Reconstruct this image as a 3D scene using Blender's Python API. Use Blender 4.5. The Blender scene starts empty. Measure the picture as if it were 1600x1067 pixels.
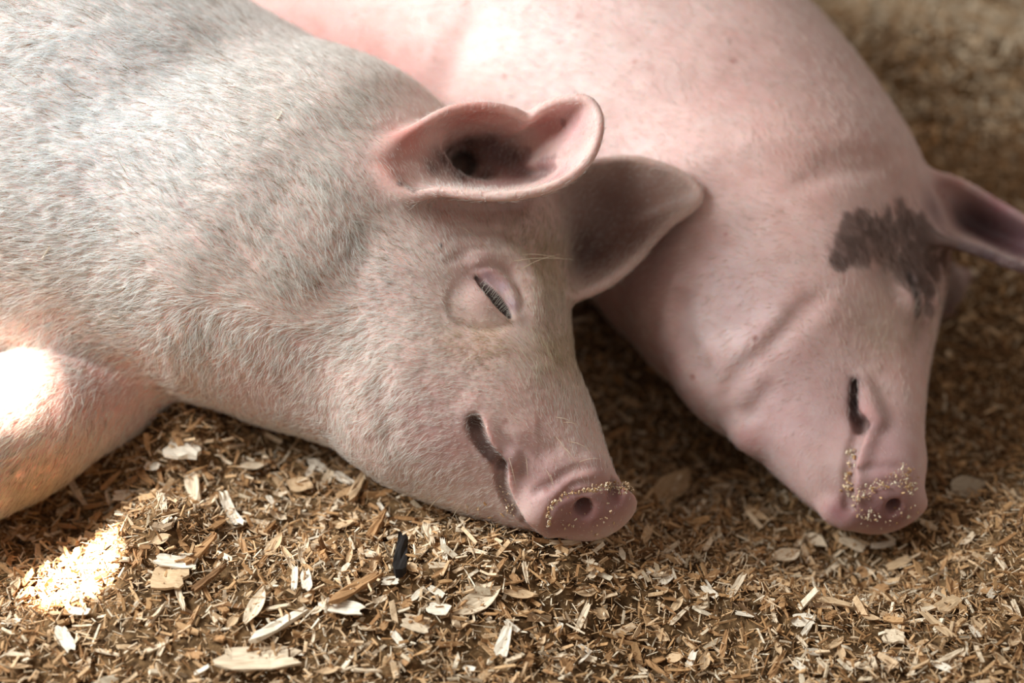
import bpy, math, random
import numpy as np
from mathutils import Matrix, Vector
from mathutils.kdtree import KDTree

# ------------------------------------------------------------------ camera, world, lights
scene = bpy.context.scene
COL = scene.collection
W, H, FPX = 1600.0, 1067.0, 2222.0
CAM_H, PITCH = 0.80, math.radians(36.0)
SN, CS = math.sin(PITCH), math.cos(PITCH)
cd = bpy.data.cameras.new('camera'); cam = bpy.data.objects.new('camera', cd); COL.objects.link(cam)
cam.location = (0, 0, CAM_H); cam.rotation_euler = (math.pi / 2 - PITCH, 0, 0)
cd.sensor_width = 36.0; cd.lens = 36.0 * FPX / W
cd.dof.use_dof = True; cd.dof.focus_distance = 1.085; cd.dof.aperture_fstop = 2.0
cd.clip_start = 0.02
scene.camera = cam
scene.view_settings.view_transform = 'Standard'
scene.view_settings.look = 'None'
scene.view_settings.gamma = 1.0
scene.view_settings.use_curve_mapping = False
scene.view_settings.exposure = 0.0
scene.cycles.use_denoising = True
scene.cycles.max_bounces = 6

wd = bpy.data.worlds.new('barn_daylight'); scene.world = wd; wd.use_nodes = True
wn = wd.node_tree.nodes['Background']
wn.inputs['Color'].default_value = (1.0, .93, .85, 1); wn.inputs['Strength'].default_value = 0.36

def area(name, loc, target, size, size_y, power, color):
    l = bpy.data.lights.new(name, 'AREA'); l.shape = 'RECTANGLE'; l.size = size; l.size_y = size_y
    l.energy = power; l.color = color
    o = bpy.data.objects.new(name, l); COL.objects.link(o); o.location = loc
    o.rotation_euler = (Vector(target) - Vector(loc)).to_track_quat('-Z', 'Y').to_euler(); return o
def spot(name, loc, target, cone, power, color, blend, rad):
    l = bpy.data.lights.new(name, 'SPOT'); l.spot_size = cone; l.spot_blend = blend; l.energy = power; l.color = color
    l.shadow_soft_size = rad
    o = bpy.data.objects.new(name, l); COL.objects.link(o); o.location = loc
    o.rotation_euler = (Vector(target) - Vector(loc)).to_track_quat('-Z', 'Y').to_euler(); return o
area('barn_opening_light', (-1.15, .92, 1.08), (0.1, 1.05, 0.1), .75, .65, 46, (0.88, 0.96, 1.0))
# sunbeams through gaps in the barn wall
def beam(name, loc, px, py, z, cone, power, blend): return spot(name, loc, to_world(at_height(px, py, z)), math.radians(cone), power, (1.0, .93, .84), blend, .01)
LATE = [('sunbeam', (-1.5, .30, 2.2), 28, 632, .085, 2.1, 2300, .5), ('sunbeam', (-1.5, .30, 2.2), 162, 916, -.01, 1.75, 11000, .2)]

# ------------------------------------------------------------------ helpers
rng = np.random.default_rng(7)
def at_depth(px, py, d):                       # a point seen at a picture position, at a given distance along the view axis (camera axes)
    return np.array([(px - W / 2) / FPX * d, (H / 2 - py) / FPX * d, d])
def at_height(px, py, z):                      # ... at a given height over the ground
    v = (H / 2 - py) / FPX
    return at_depth(px, py, (CAM_H - z) / (SN - v * CS))
def to_world(p):
    p = np.asarray(p, dtype=np.float64)
    x, y, d = p[..., 0], p[..., 1], p[..., 2]
    return np.stack([x, d * CS + y * SN, CAM_H + y * CS - d * SN], -1)
def dir_world(p):
    p = np.asarray(p, dtype=np.float64)
    x, y, d = p[..., 0], p[..., 1], p[..., 2]
    return np.stack([x, d * CS + y * SN, y * CS - d * SN], -1)
def to_cam(p):
    p = np.asarray(p, dtype=np.float64)
    x, y, z = p[..., 0], p[..., 1], p[..., 2] - CAM_H
    return np.stack([x, y * SN + z * CS, y * CS - z * SN], -1)
def smin(a, b, k):
    h = np.maximum(k - np.abs(a - b), 0) / k
    return np.minimum(a, b) - h * h * k * 0.25
def smax(a, b, k): return -smin(-a, -b, k)
def sstep(a, b, x):
    t = np.clip((x - a) / (b - a), 0, 1); return t * t * (3 - 2 * t)
def seg_dist(P, A, B):
    d = B - A; L = max(float(d @ d), 1e-12)
    t = np.clip(((P - A) @ d) / L, 0, 1)
    return np.linalg.norm(P - A - t[:, None] * d, axis=1), t
def poly_dist(P, pts):
    out = np.full(len(P), 9.0); tt = np.zeros(len(P)); n = len(pts) - 1
    for i in range(n):
        d, t = seg_dist(P, pts[i], pts[i + 1]); m = d < out
        out[m] = d[m]; tt[m] = (i + t[m]) / n
    return out, tt
def noise3(P, s, seed=0):                      # cheap smooth value noise in 3-D
    q = np.asarray(P, dtype=np.float64) / s + 31.7 * (seed + 1); i = np.floor(q).astype(np.int64); f = q - i; f = f * f * (3 - 2 * f)
    def h(a, b, c):
        n = (a * 374761393 + b * 668265263 + c * 2147483647 + seed * 1274126177) & 0xffffffff
        n = ((n ^ (n >> 13)) * 1274126177) & 0xffffffff
        return ((n ^ (n >> 16)) & 0xffff) / 65535.0
    r = 0
    for dx in (0, 1):
        for dy in (0, 1):
            for dz in (0, 1):
                w = (f[..., 0] if dx else 1 - f[..., 0]) * (f[..., 1] if dy else 1 - f[..., 1]) * (f[..., 2] if dz else 1 - f[..., 2])
                r = r + w * h(i[..., 0] + dx, i[..., 1] + dy, i[..., 2] + dz)
    return r * 2 - 1
def smooth_loop(pts, n):                       # closed Catmull-Rom
    pts = np.asarray(pts, float); m = len(pts); out = []
    for t in np.linspace(0, m, n, endpoint=False):
        i = int(t); f = t - i
        a, b, c, d = pts[(i - 1) % m], pts[i], pts[(i + 1) % m], pts[(i + 2) % m]
        out.append(0.5 * (2 * b + (c - a) * f + (2 * a - 5 * b + 4 * c - d) * f * f + (3 * b - a - 3 * c + d) * f ** 3))
    return np.array(out)
def smooth_line(pts, n):
    pts = np.asarray(pts, float); P = np.vstack([2 * pts[0] - pts[1], pts, 2 * pts[-1] - pts[-2]]); m = len(pts) - 1; out = []
    for t in np.linspace(0, m - 1e-6, n):
        i = int(t); f = t - i; a, b, c, d = P[i], P[i + 1], P[i + 2], P[i + 3]
        out.append(0.5 * (2 * b + (c - a) * f + (2 * a - 5 * b + 4 * c - d) * f * f + (3 * b - a - 3 * c + d) * f ** 3))
    return np.array(out)

class Body:
    """A smooth body grown from round cones, thin sheets (ears), carved lines and dimples; polygonised by surface nets."""
    def __init__(s): s.ops = []; s.lines = []; s.box = None; s.bb = {}
    def cone(s, A, ra, B=None, rb=None, k=0.03):
        B = A if B is None else B; rb = ra if rb is None else rb
        s.ops.append(('cone', np.asarray(A), ra, np.asarray(B), rb, k))
    def px(s, px, py, z, r, k=0.03, **kw):      # a ball given by picture position, height and radius in picture units
        c = at_height(px, py, z); s.cone(c, r * c[2] / FPX, k=k); return c
    def chain(s, L, k=0.03):                    # (px, py, z, r) balls joined into one smooth tapering limb
        cs = np.array([at_height(a, b, c) for a, b, c, _ in L]); rs = np.array([l[3] * c[2] / FPX for l, c in zip(L, cs)])
        Q = np.hstack([cs, rs[:, None]])
        if len(L) > 2: Q = smooth_line(Q, (len(L) - 1) * 4 + 1)
        else: Q = Q[0] + (Q[1] - Q[0]) * np.linspace(0, 1, 4)[:, None]
        s.ops.append(('chain', Q, 0, 0, 0, k)); return cs, rs
    def tube(s, pts, r, k=0.008):               # a soft fold or lip along skin points
        pts = np.asarray(pts); rr = r * (.55 + .45 * np.sin(np.linspace(0.15, 3.0, len(pts))))
        s.ops.append(('chain', np.hstack([pts, rr[:, None]]), 0, 0, 0, k))
    def ellipsoid(s, c, ax, rad, k=0.02): s.ops.append(('ell', np.asarray(c), np.asarray(ax), np.asarray(rad), 0, k))
    def sheet(s, pts, th, k=0.012):
        kd = KDTree(len(pts))
        for i, p in enumerate(pts): kd.insert(p, i)
        kd.balance(); s.ops.append(('sheet', kd, np.asarray(th), pts.min(0), pts.max(0), k))
    def carve(s, A, ra, B, rb, k=0.004): s.ops.append(('carve', np.asarray(A), ra, np.asarray(B), rb, k))
    def line(s, pts, amp, w, taper=True): s.lines.append((np.asarray(pts), amp, w, taper))
    def far(s, A, B, r):                        # is a segment of radius r well away from the cell being evaluated?
        return s.box is not None and bool(((np.minimum(A, B) - r - .07 > s.box[1]) | (np.maximum(A, B) + r + .07 < s.box[0])).any())
    def cells(s, P, lines=True, size=.07):      # evaluate cell by cell, so that far pieces can be skipped
        q = np.floor(P / size).astype(np.int64) + 500; key = (q[:, 0] * 1000 + q[:, 1]) * 1000 + q[:, 2]
        o = np.argsort(key, kind='stable'); cut = np.nonzero(np.diff(key[o]))[0] + 1; out = np.empty(len(P))
        for g in np.split(o, cut):
            p = P[g]; s.box = (p.min(0), p.max(0)); out[g] = s.eval(p, lines)
        s.box = None; return out
    def eval(s, P, lines=True):
        P = np.asarray(P, dtype=np.float64); d = np.full(len(P), 1.0)
        for op in s.ops:
            k = op[5]
            if op[0] in ('cone', 'carve') and s.far(op[1], op[3], max(op[2], op[4])): continue
            if op[0] == 'ell' and s.far(op[1], op[1], op[3].max()): continue
            if op[0] == 'sheet' and s.far(op[3], op[4], 0): continue
            if op[0] == 'cone' or op[0] == 'carve':
                e, t = seg_dist(P, op[1], op[3]); e = e - (op[2] + (op[4] - op[2]) * t)
                d = smin(d, e, k) if op[0] == 'cone' else smax(d, -e, k)
            elif op[0] == 'chain':
                Q = op[1]; e = None
                for i in range(len(Q) - 1):
                    if s.far(Q[i, :3], Q[i + 1, :3], max(Q[i, 3], Q[i + 1, 3])): continue
                    f, t = seg_dist(P, Q[i, :3], Q[i + 1, :3]); f = f - (Q[i, 3] + (Q[i + 1, 3] - Q[i, 3]) * t)
                    e = f if e is None else smin(e, f, 0.004)
                if e is not None: d = smin(d, e, k)
            elif op[0] == 'ell':
                q = (P - op[1]) @ op[2].T; r = op[3]
                k0 = np.linalg.norm(q / r, axis=1); k1 = np.linalg.norm(q / (r * r), axis=1) + 1e-9
                d = smin(d, k0 * (k0 - 1) / k1, k)
            else:
                lo, hi = op[3] - 0.02, op[4] + 0.02
                m = np.nonzero(((P > lo) & (P < hi)).all(1) & (d > -0.02))[0]
                if len(m):
                    e = np.empty(len(m)); th = op[2]; f = op[1].find
                    for j, p in enumerate(P[m].tolist()):
                        _, i, r = f(p); e[j] = r - th[i]
                    d[m] = smin(d[m], e, k)
        if lines:
            for pts, amp, w, taper in s.lines:
                lo, hi = pts.min(0) - 3 * w, pts.max(0) + 3 * w
                if s.box is not None and ((lo > s.box[1]) | (hi < s.box[0])).any(): continue
                m = np.nonzero(((P > lo) & (P < hi)).all(1))[0]
                if len(m):
                    e, t = poly_dist(P[m], pts); g = amp * np.exp(-(e / w) ** 2)
                    if taper: g = g * np.clip(np.minimum(t, 1 - t) * 5 + 0.15, 0, 1)
                    d[m] += g
        return d
    def hit(s, pxy, far=False):                 # the skin points seen at picture positions
        pxy = np.asarray(pxy, float); D = np.stack([(pxy[:, 0] - W / 2) / FPX, (H / 2 - pxy[:, 1]) / FPX, np.ones(len(pxy))], -1)
        t = np.full(len(pxy), 0.75); n = np.linalg.norm(D, axis=1)
        best = t.copy(); bd = np.full(len(t), 9.0)
        for _ in range(48):
            p = D * t[:, None]; s.box = (p.min(0), p.max(0)); d = s.eval(p, False); m = d < bd; bd[m] = d[m]; best[m] = t[m]
            t = t + np.clip(d, -0.02, .06) / n * 0.9
            t = np.minimum(t, 2.2)
        s.box = None
        return D * best[:, None]
    def mesh(s, gx, gy, gz):
        B = 4
        def pad(g):
            e = (-(len(g) - 1)) % B
            return np.concatenate([g, g[-1] + (g[-1] - g[-2]) * np.arange(1, e + 1)])
        g = [pad(a) for a in (gx, gy, gz)]; n = [len(a) for a in g]; nb = [(a - 1) // B for a in n]
        mid = [a[B // 2::B][:b] for a, b in zip(g, nb)]; hs = [(a[B::B] - a[:-1:B][:b]) / 2 for a, b in zip(g, nb)]
        X, Y, Z = np.meshgrid(*mid, indexing='ij'); C = np.stack([X.ravel(), Y.ravel(), Z.ravel()], -1)
        cd_ = s.cells(C, False, .12).reshape(nb)
        hx, hy, hz = np.meshgrid(*hs, indexing='ij'); diag = np.sqrt(hx * hx + hy * hy + hz * hz)
        act = np.abs(cd_) < diag * 1.35 + 0.004
        F = np.ones(n, dtype=np.float32)
        up = np.repeat(np.repeat(np.repeat(np.sign(cd_).astype(np.float32), B, 0), B, 1), B, 2)
        F[:up.shape[0], :up.shape[1], :up.shape[2]] = up
        M = np.zeros(n, bool); ia, ja, ka = np.nonzero(act)
        for a in range(B + 1):
            for b in range(B + 1):
                for c in range(B + 1): M[ia * B + a, ja * B + b, ka * B + c] = True
        I, J, K = np.nonzero(M); Pn = np.stack([g[0][I], g[1][J], g[2][K]], -1)
        F[I, J, K] = s.cells(Pn)
        N = F < 0
        cnt = np.zeros([a - 1 for a in n], np.uint8)
        for a in (0, 1):
            for b in (0, 1):
                for c in (0, 1): cnt += N[a:n[0] - 1 + a, b:n[1] - 1 + b, c:n[2] - 1 + c]
        ci, cj, ck = np.nonzero((cnt > 0) & (cnt < 8))
        vid = np.full(cnt.shape, -1, np.int32); vid[ci, cj, ck] = np.arange(len(ci))
        acc = np.zeros((len(ci), 3)); num = np.zeros(len(ci))
        corners = [(a, b, c) for a in (0, 1) for b in (0, 1) for c in (0, 1)]
        for u in range(8):
            for v in range(u + 1, 8):
                A, Bc = corners[u], corners[v]
                if sum(abs(x - y) for x, y in zip(A, Bc)) != 1: continue
                fa = F[ci + A[0], cj + A[1], ck + A[2]]; fb = F[ci + Bc[0], cj + Bc[1], ck + Bc[2]]
                m = (fa < 0) != (fb < 0); t = np.where(m, fa / np.where(m, fa - fb, 1), 0)
                pa = np.stack([g[0][ci + A[0]], g[1][cj + A[1]], g[2][ck + A[2]]], -1)
                pb = np.stack([g[0][ci + Bc[0]], g[1][cj + Bc[1]], g[2][ck + Bc[2]]], -1)
                acc += np.where(m[:, None], pa + (pb - pa) * t[:, None], 0); num += m
        V = acc / num[:, None]; quads = []
        for ax in range(3):
            o1, o2 = [(1, 2), (2, 0), (0, 1)][ax]
            sl = [slice(None)] * 3; sl2 = [slice(None)] * 3; sl[ax] = slice(0, n[ax] - 1); sl2[ax] = slice(1, n[ax])
            a, b = N[tuple(sl)], N[tuple(sl2)]
            E = np.stack(np.nonzero(a != b), -1); ins = a[tuple(E.T)]
            ok = (E[:, o1] > 0) & (E[:, o2] > 0) & (E[:, o1] < n[o1] - 1) & (E[:, o2] < n[o2] - 1); E, ins = E[ok], ins[ok]
            def vv(d1, d2):
                q = E.copy(); q[:, o1] -= d1; q[:, o2] -= d2; return vid[tuple(q.T)]
            q = np.stack([vv(1, 1), vv(0, 1), vv(0, 0), vv(1, 0)], -1)
            q[~ins] = q[~ins][:, ::-1]; quads.append(q)
        Q = np.vstack(quads); Q = Q[(Q >= 0).all(1)]
        for _ in range(1):                      # a light relaxation
            S = np.zeros_like(V); c = np.zeros(len(V))
            for a in range(4):
                for b in (1, 3):
                    np.add.at(S, Q[:, a], V[Q[:, (a + b) % 4]]); np.add.at(c, Q[:, a], 1)
            V = V + 0.35 * (S / np.maximum(c, 1)[:, None] - V)
        return V, Q
def normals(V, Q):
    n = np.cross(V[Q[:, 2]] - V[Q[:, 0]], V[Q[:, 3]] - V[Q[:, 1]]); o = np.zeros_like(V)
    for a in range(4): np.add.at(o, Q[:, a], n)
    return o / (np.linalg.norm(o, axis=1, keepdims=True) + 1e-12)
def np_mesh(name, V, F, mat, cols=None, smooth=True, parent=None):
    me = bpy.data.meshes.new(name); k = F.shape[1]
    me.vertices.add(len(V)); me.vertices.foreach_set('co', np.ascontiguousarray(V, np.float32).ravel())
    me.loops.add(F.size); me.loops.foreach_set('vertex_index', np.ascontiguousarray(F, np.int32).ravel())
    me.polygons.add(len(F)); me.polygons.foreach_set('loop_start', np.arange(0, F.size, k, dtype=np.int32))
    me.polygons.foreach_set('use_smooth', np.full(len(F), smooth))
    me.update(calc_edges=True); me.validate()
    if cols is not None:
        for nm, c in cols.items():
            a = me.attributes.new(nm, 'FLOAT_COLOR', 'POINT')
            a.data.foreach_set('color', np.ascontiguousarray(np.concatenate([c, np.ones((len(c), 1))], 1), np.float32).ravel())
    o = bpy.data.objects.new(name, me); me.materials.append(mat); COL.objects.link(o)
    if parent: o.parent = parent
    return o
def tag(o, label, cat, group=None, kind=None):
    if label: o['label'] = label
    if cat: o['category'] = cat
    if group: o['group'] = group
    if kind: o['kind'] = kind
    return o
def nodes(name):
    m = bpy.data.materials.new(name); m.use_nodes = True; nt = m.node_tree
    return m, nt, nt.nodes['Principled BSDF'], nt.nodes, nt.links
def spacing(*segs):                             # grid lines: (start, end, step) ...
    out = [segs[0][0]]
    for a, b, h in segs:
        n = max(1, int(round((b - out[-1]) / h))); out += list(np.linspace(out[-1], b, n + 1)[1:])
    return np.array(out)
for q in LATE: beam(*q)
# ------------------------------------------------------------------ pigs
def ear(body, outline, centre, p, th_rim, th_in, k=0.014, steep=0.0):
    rim = smooth_loop(np.array([at_depth(*q) for q in outline]), 220); c = at_depth(*centre); low = np.clip((c[1] / c[2] - rim[:, 1] / rim[:, 2]) * FPX / 40, 0, 1)
    R = np.linspace(0.03, 1, 46) ** 0.8; pts = []; th = []
    for r in R:
        q = c + (rim - c) * r
        dep = c[2] + (rim[:, 2] - c[2]) * r ** (p + steep * low)
        q = q * (dep / q[:, 2])[:, None]
        pts.append(q); th.append(np.full(len(q), th_in + (th_rim - th_in) * r ** 3))
    pts = np.vstack(pts); th = np.concatenate(th)
    body.sheet(pts, th, k); return rim, c

def build_front():
    b = Body(); S = b.px
    # trunk, chest and neck
    b.chain([(-1000, 90, .18, 330), (-560, 120, .20, 380), (-150, 185, .205, 370), (85, 238, .19, 332), (320, 335, .17, 262), (470, 385, .150, 262)], 0.05)
    b.chain([(240, 240, .15, 215), (400, 285, .145, 214), (530, 335, .132, 204), (640, 355, .125, 150)], 0.10)      # crest of the neck
    b.chain([(470, 385, .150, 255), (600, 470, .125, 190)], 0.06)
    # head: skull, cheek, muzzle, jaw
    b.chain([(716, 432, .118, 166), (742, 590, .098, 155), (822, 678, .076, 110), (868, 742, .058, 84)], 0.03)
    b.chain([(600, 520, .110, 160), (650, 620, .092, 130)], 0.05)
    b.chain([(735, 352, .165, 95), (800, 372, .15, 75)], 0.05)
    b.chain([(660, 630, .080, 112), (742, 725, .056, 72), (800, 778, .040, 40)], 0.025)
    # snout disc
    c = at_height(922, 792, .047); sc = c[2] / FPX
    ax = np.array([[math.cos(.25), math.sin(.25), 0], [0, 0, 0], [0.10, -0.62, -0.78]]); ax[2] -= ax[0] * (ax[2] @ ax[0]); ax[2] /= np.linalg.norm(ax[2]); ax[1] = np.cross(ax[2], ax[0])
    b.snout = (c, ax)
    b.ellipsoid(c + ax[2] * .006, ax, np.array([72 * sc, 48 * sc, 20 * sc]), 0.012)
    b.cone(at_height(872, 745, .056), 78 * sc, c - ax[2] * .008, 56 * sc, 0.015)
    # legs
    b.chain([(120, 470, .11, 150), (185, 592, .060, 78), (90, 634, .064, 96), (0, 684, .056, 108), (-190, 800, .045, 70), (-400, 830, .040, 52), (-520, 870, .035, 50)], 0.03)
    b.chain([(-560, 330, .12, 260), (-700, 640, .06, 130), (-880, 760, .05, 75), (-1040, 800, .04, 60)], 0.03)
    # ears
    zr = 1.165
    o1 = [(585, 262, 1.105), (606, 236, 1.108), (650, 201, 1.118), (700, 174, 1.128), (758, 167, 1.138), (800, 174, 1.145), (826, 184, 1.150), (848, 169, 1.146), (880, 157, 1.142), (915, 156, 1.138), (933, 175, 1.135),
          (936, 205, 1.128), (924, 242, 1.120), (900, 270, 1.110), (862, 293, 1.100), (810, 305, 1.092), (750, 306, 1.092), (690, 300, 1.095), (650, 306, 1.092), (625, 300, 1.092), (604, 281, 1.095)]
    b.rim1, b.c1 = ear(b, o1, (728, 255, 1.205), 2.2, .0042, .0055, steep=4.5)
    b.cone(at_depth(735, 262, 1.20), .032, at_height(735, 352, .150), .050, 0.02)
    o2 = [(845, 330, 1.205), (866, 290, 1.210), (900, 265, 1.215), (945, 252, 1.220), (995, 250, 1.220), (1045, 264, 1.215), (1080, 285, 1.210), (1092, 305, 1.205), (1080, 325, 1.200), (1050, 346, 1.195), (1020, 376, 1.190), (990, 410, 1.185), (950, 442, 1.185),
          (905, 462, 1.185), (870, 460, 1.185), (835, 420, 1.195)]
    b.rim2, b.c2 = ear(b, o2, (925, 365, 1.245), 2.4, .0042, .005)
    b.cone(at_depth(880, 360, 1.25), .025, at_height(790, 380, .13), .06, 0.02)
    b.carve(at_depth(690, 258, 1.172), .013, at_depth(778, 243, 1.178), .014, .02); b.carve(at_depth(735, 248, 1.17), .016, at_depth(716, 262, 1.235), .010, .02)   # ear canal
    # jowl, lids and lips
    def H(L, n=0): return b.hit(smooth_line(np.array(L, float), n or 4 * len(L)))
    def pt(x, y, inn): h = b.hit([(x, y)])[0]; return h * (1 + inn / h[2])
    b.cone(pt(628, 470, .062), .070, pt(640, 560, .058), .062, 0.02)
    b.ellipsoid(pt(747, 480, .0165), np.array([[.80, -.60, 0], [.55, .73, -.40], [.24, .32, .92]]), np.array([.0235, .019, .0215]), 0.008)
    def hin(L, n, inn): h = H(L, n); return h * (1 + inn / h[:, 2:3])
    b.tube(hin([(744, 426), (762, 432), (782, 446), (797, 466), (806, 496)], 9, .0030), .0062, .006)
    b.tube(hin([(735, 412), (765, 404), (800, 416), (822, 450), (826, 496)], 9, .0085), .0095, .014)
    b.tube(hin([(756, 660), (764, 688), (778, 708), (795, 716)], 8, .003), .0075, .008)
    b.tube(hin([(800, 712), (794, 736), (797, 757), (808, 782), (828, 812)], 9, .0025), .0062, .008)
    b.cone(pt(856, 776, .012), .015, pt(912, 742, .012), .014, 0.012)
    b.cone(pt(846, 796, .012), .014, pt(852, 815, .012), .011, 0.012)
    m = H([(741, 659), (748, 683), (763, 706), (786, 724)], 8); b.lip = m
    for i in range(len(m) - 1): b.carve(m[i] * 1.001, [.0058, .0062, .006, .0055, .005, .0045, .004][i], m[i + 1] * 1.002, [.0062, .006, .0055, .005, .0045, .004, .003][i], .003)
    for i in range(len(m) - 1): b.carve(m[i] * 1.006, .0042, m[i + 1] * 1.006, .004, .002)
    e = H([(745, 434), (756, 444), (768, 456), (779, 470), (788, 482), (796, 494)], 8)
    for i in range(len(e) - 1): b.carve(e[i], .002 + .0030 * math.sin(i / 6 * 3.14), e[i + 1], .002 + .0030 * math.sin((i + 1) / 7 * 3.14), .002)
    b.slit = e
    b.lip2 = H([(785, 722), (782, 742), (784, 762), (796, 789), (816, 816), (840, 840)]); b.line(b.lip2, .004, .0042, False)
    for i in range(1, len(b.lip2) - 1): b.carve(b.lip2[i] * 1.001, .0040, b.lip2[i + 1] * 1.001, .0040, .003); b.carve(b.lip2[i] * 1.005, .0034, b.lip2[i + 1] * 1.005, .0034, .002)
    b.line(H([(832, 776), (839, 768), (862, 757), (875, 746), (902, 732), (938, 727)]), .0042, .0036)
    b.line(H([(872, 781), (886, 768), (900, 757), (918, 754), (940, 752)]), .003, .0026)
    b.line(H([(856, 836), (855, 812), (863, 792), (880, 777), (916, 768), (947, 757), (970, 754), (988, 764)]), .0032, .0022, False)
    b.line(H([(712, 446), (703, 465), (703, 482), (711, 496), (727, 507), (750, 513), (776, 513), (800, 506)]), .0022, .0030)
    b.line(H([(735, 424), (752, 416), (772, 414), (790, 420), (806, 442), (814, 468), (812, 494)]), .0020, .0028)
    for L in ([(686, 352), (730, 346), (775, 342), (806, 350)], [(692, 374), (740, 363), (785, 362), (815, 372)], [(712, 398), (750, 387), (792, 390)], [(690, 412), (722, 400), (748, 404)]): b.line(H(L), .0014, .0034)
    b.line(H([(660, 322), (705, 326), (755, 330), (800, 326), (828, 312)]), .004, .005)
    b.line(H([(800, 690), (820, 672), (845, 668)]), -.002, .010); b.line(H([(838, 720), (856, 706), (880, 700)]), .0020, .007)
    b.line(H([(573, 330), (560, 390), (556, 460), (566, 530), (590, 590)]), .0012, .014)
    b.line(H([(600, 560), (593, 610), (603, 660), (625, 700)]), .0022, .009)
    b.line(H([(60, 200), (180, 150), (300, 90), (400, 60)]), .006, .03)
    b.line(H([(650, 560), (690, 600), (735, 630)]), .0015, .012)
    for x, y, r, q in ((911, 797, .0075, .018), (960, 779, .006, .016)):
        h = b.hit([(x, y)])[0]; ax = b.snout[1]; b.carve(h + ax[2] * .003, r, h - ax[2] * q + ax[0] * .002, r * .8, .005)
    return b

def build_back():
    b = Body(); dz = -.05
    b.chain([(-300, -330, .17, 330), (150, -230, .18, 345), (520, -90, .18, 325), (840, 85, .16, 300), (1030, 205, .13, 268), (1180, 340, .09, 238)], 0.05)
    b.chain([(890, 80, .15, 280), (1080, 220, .12, 255), (1210, 310, .09, 205), (1320, 380, .07, 135)], 0.06)
    b.chain([(1175, 400, .085, 232), (1215, 500, .065, 185)], 0.05)
    b.chain([(1345, 420, .060, 128), (1330, 560, .045, 118), (1362, 680, .028, 78), (1372, 740, .018, 66)], 0.03)
    b.chain([(1225, 560, .045, 130), (1250, 640, .035, 100), (1290, 730, .012, 62), (1318, 785, -.002, 32)], 0.03)
    c = at_height(1374, 783, .004); sc = c[2] / FPX
    ax = np.array([[1, 0.05, 0], [0, 0, 0], [0.0, -0.66, -0.75]], float); ax[0] /= np.linalg.norm(ax[0]); ax[2] -= ax[0] * (ax[2] @ ax[0]); ax[2] /= np.linalg.norm(ax[2]); ax[1] = np.cross(ax[2], ax[0])
    b.snout = (c, ax)
    b.ellipsoid(c + ax[2] * .006, ax, np.array([72 * sc, 45 * sc, 20 * sc]), 0.012)
    b.cone(at_height(1375, 725, .018), 62 * sc, c - ax[2] * .008, 56 * sc, 0.015)
    d = 1.33
    o1 = [(1398, 300, 1.330), (1420, 281, 1.330), (1468, 274, 1.330), (1512, 290, 1.330), (1560, 318, 1.330), (1605, 345, 1.320), (1650, 380, 1.310), (1668, 412, 1.300), (1640, 428, 1.290), (1590, 418, 1.275), (1545, 400, 1.270), (1500, 385, 1.265), (1450, 370, 1.265), (1412, 335, 1.290)]
    b.rim1, b.c1 = ear(b, o1, (1490, 345, 1.37), 2.2, .0042, .005)
    b.cone(at_depth(1440, 345, 1.37), .028, at_height(1370, 380, .07), .055, 0.02)
    o2 = [(1470, 440, 1.47), (1510, 428, 1.48), (1570, 432, 1.48), (1620, 450, 1.47), (1640, 480, 1.46), (1610, 505, 1.45), (1550, 515, 1.45), (1490, 500, 1.45), (1455, 470, 1.45)]
    b.rim2, b.c2 = ear(b, o2, (1520, 470, 1.50), 2.2, .004, .005)
    b.cone(at_depth(1480, 460, 1.49), .025, at_height(1400, 420, .03), .05, 0.02)
    def H(L, n=0): return b.hit(smooth_line(np.array(L, float), n or 4 * len(L)))
    def pt(x, y, inn): h = b.hit([(x, y)])[0]; return h * (1 + inn / h[2])
    b.cone(pt(1150, 470, .075), .086, pt(1170, 550, .060), .068, 0.02)
    b.cone(pt(1180, 670, .018), .022, k=0.012)
    def hin(L, n, inn): h = H(L, n); return h * (1 + inn / h[:, 2:3])
    b.cone(pt(1408, 472, .0155), .020, k=.010); b.tube(hin([(1418, 420), (1440, 440), (1450, 470), (1444, 500)], 8, .005), .009, .008)
    b.tube(hin([(1345, 598), (1350, 628), (1358, 648), (1368, 656)], 8, .003), .0095, .008)
    b.tube(hin([(1366, 664), (1352, 686), (1342, 714), (1337, 750), (1340, 775)], 8, .003), .0075, .008)
    b.cone(pt(1305, 795, .008), .012, pt(1322, 803, .008), .012, 0.010)
    m = H([(1336, 597), (1334, 628), (1337, 652), (1350, 664)], 7); b.lip = m
    for i in range(len(m) - 1): b.carve(m[i], [.0026, .003, .0032, .0034, .0045, .006][i], m[i + 1] * 1.002, [.003, .0032, .0034, .0045, .006, .005][i], .002)
    for i in range(len(m) - 1): b.carve(m[i] * 1.005, .0032, m[i + 1] * 1.005, .0034, .002)
    b.lip2 = H([(1346, 664), (1338, 685), (1328, 714), (1324, 752), (1326, 790)]); b.line(b.lip2, .004, .0048, False)
    for i in range(len(b.lip2) - 1): b.carve(b.lip2[i] * 1.001, .0034, b.lip2[i + 1] * 1.001, .0034, .003)
    b.line(H([(1340, 735), (1375, 730), (1420, 731)]), .0025, .0035)
    b.line(H([(1335, 772), (1362, 763), (1397, 754), (1425, 764)]), .003, .003)
    b.line(H([(1120, 622), (1160, 580), (1200, 542), (1250, 492), (1295, 452)]), .0055, .009)
    b.line(H([(1150, 566), (1190, 530), (1235, 480)]), -.003, .014)
    b.line(H([(1163, 662), (1186, 628), (1212, 596)]), .003, .007)
    b.line(H([(1072, 450), (1066, 500), (1080, 556), (1118, 612)]), .008, .012)
    b.line(H([(1225, 296), (1310, 268), (1400, 255)]), .003, .008); b.line(H([(1260, 262), (1340, 240), (1410, 236)]), .002, .007)
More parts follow.
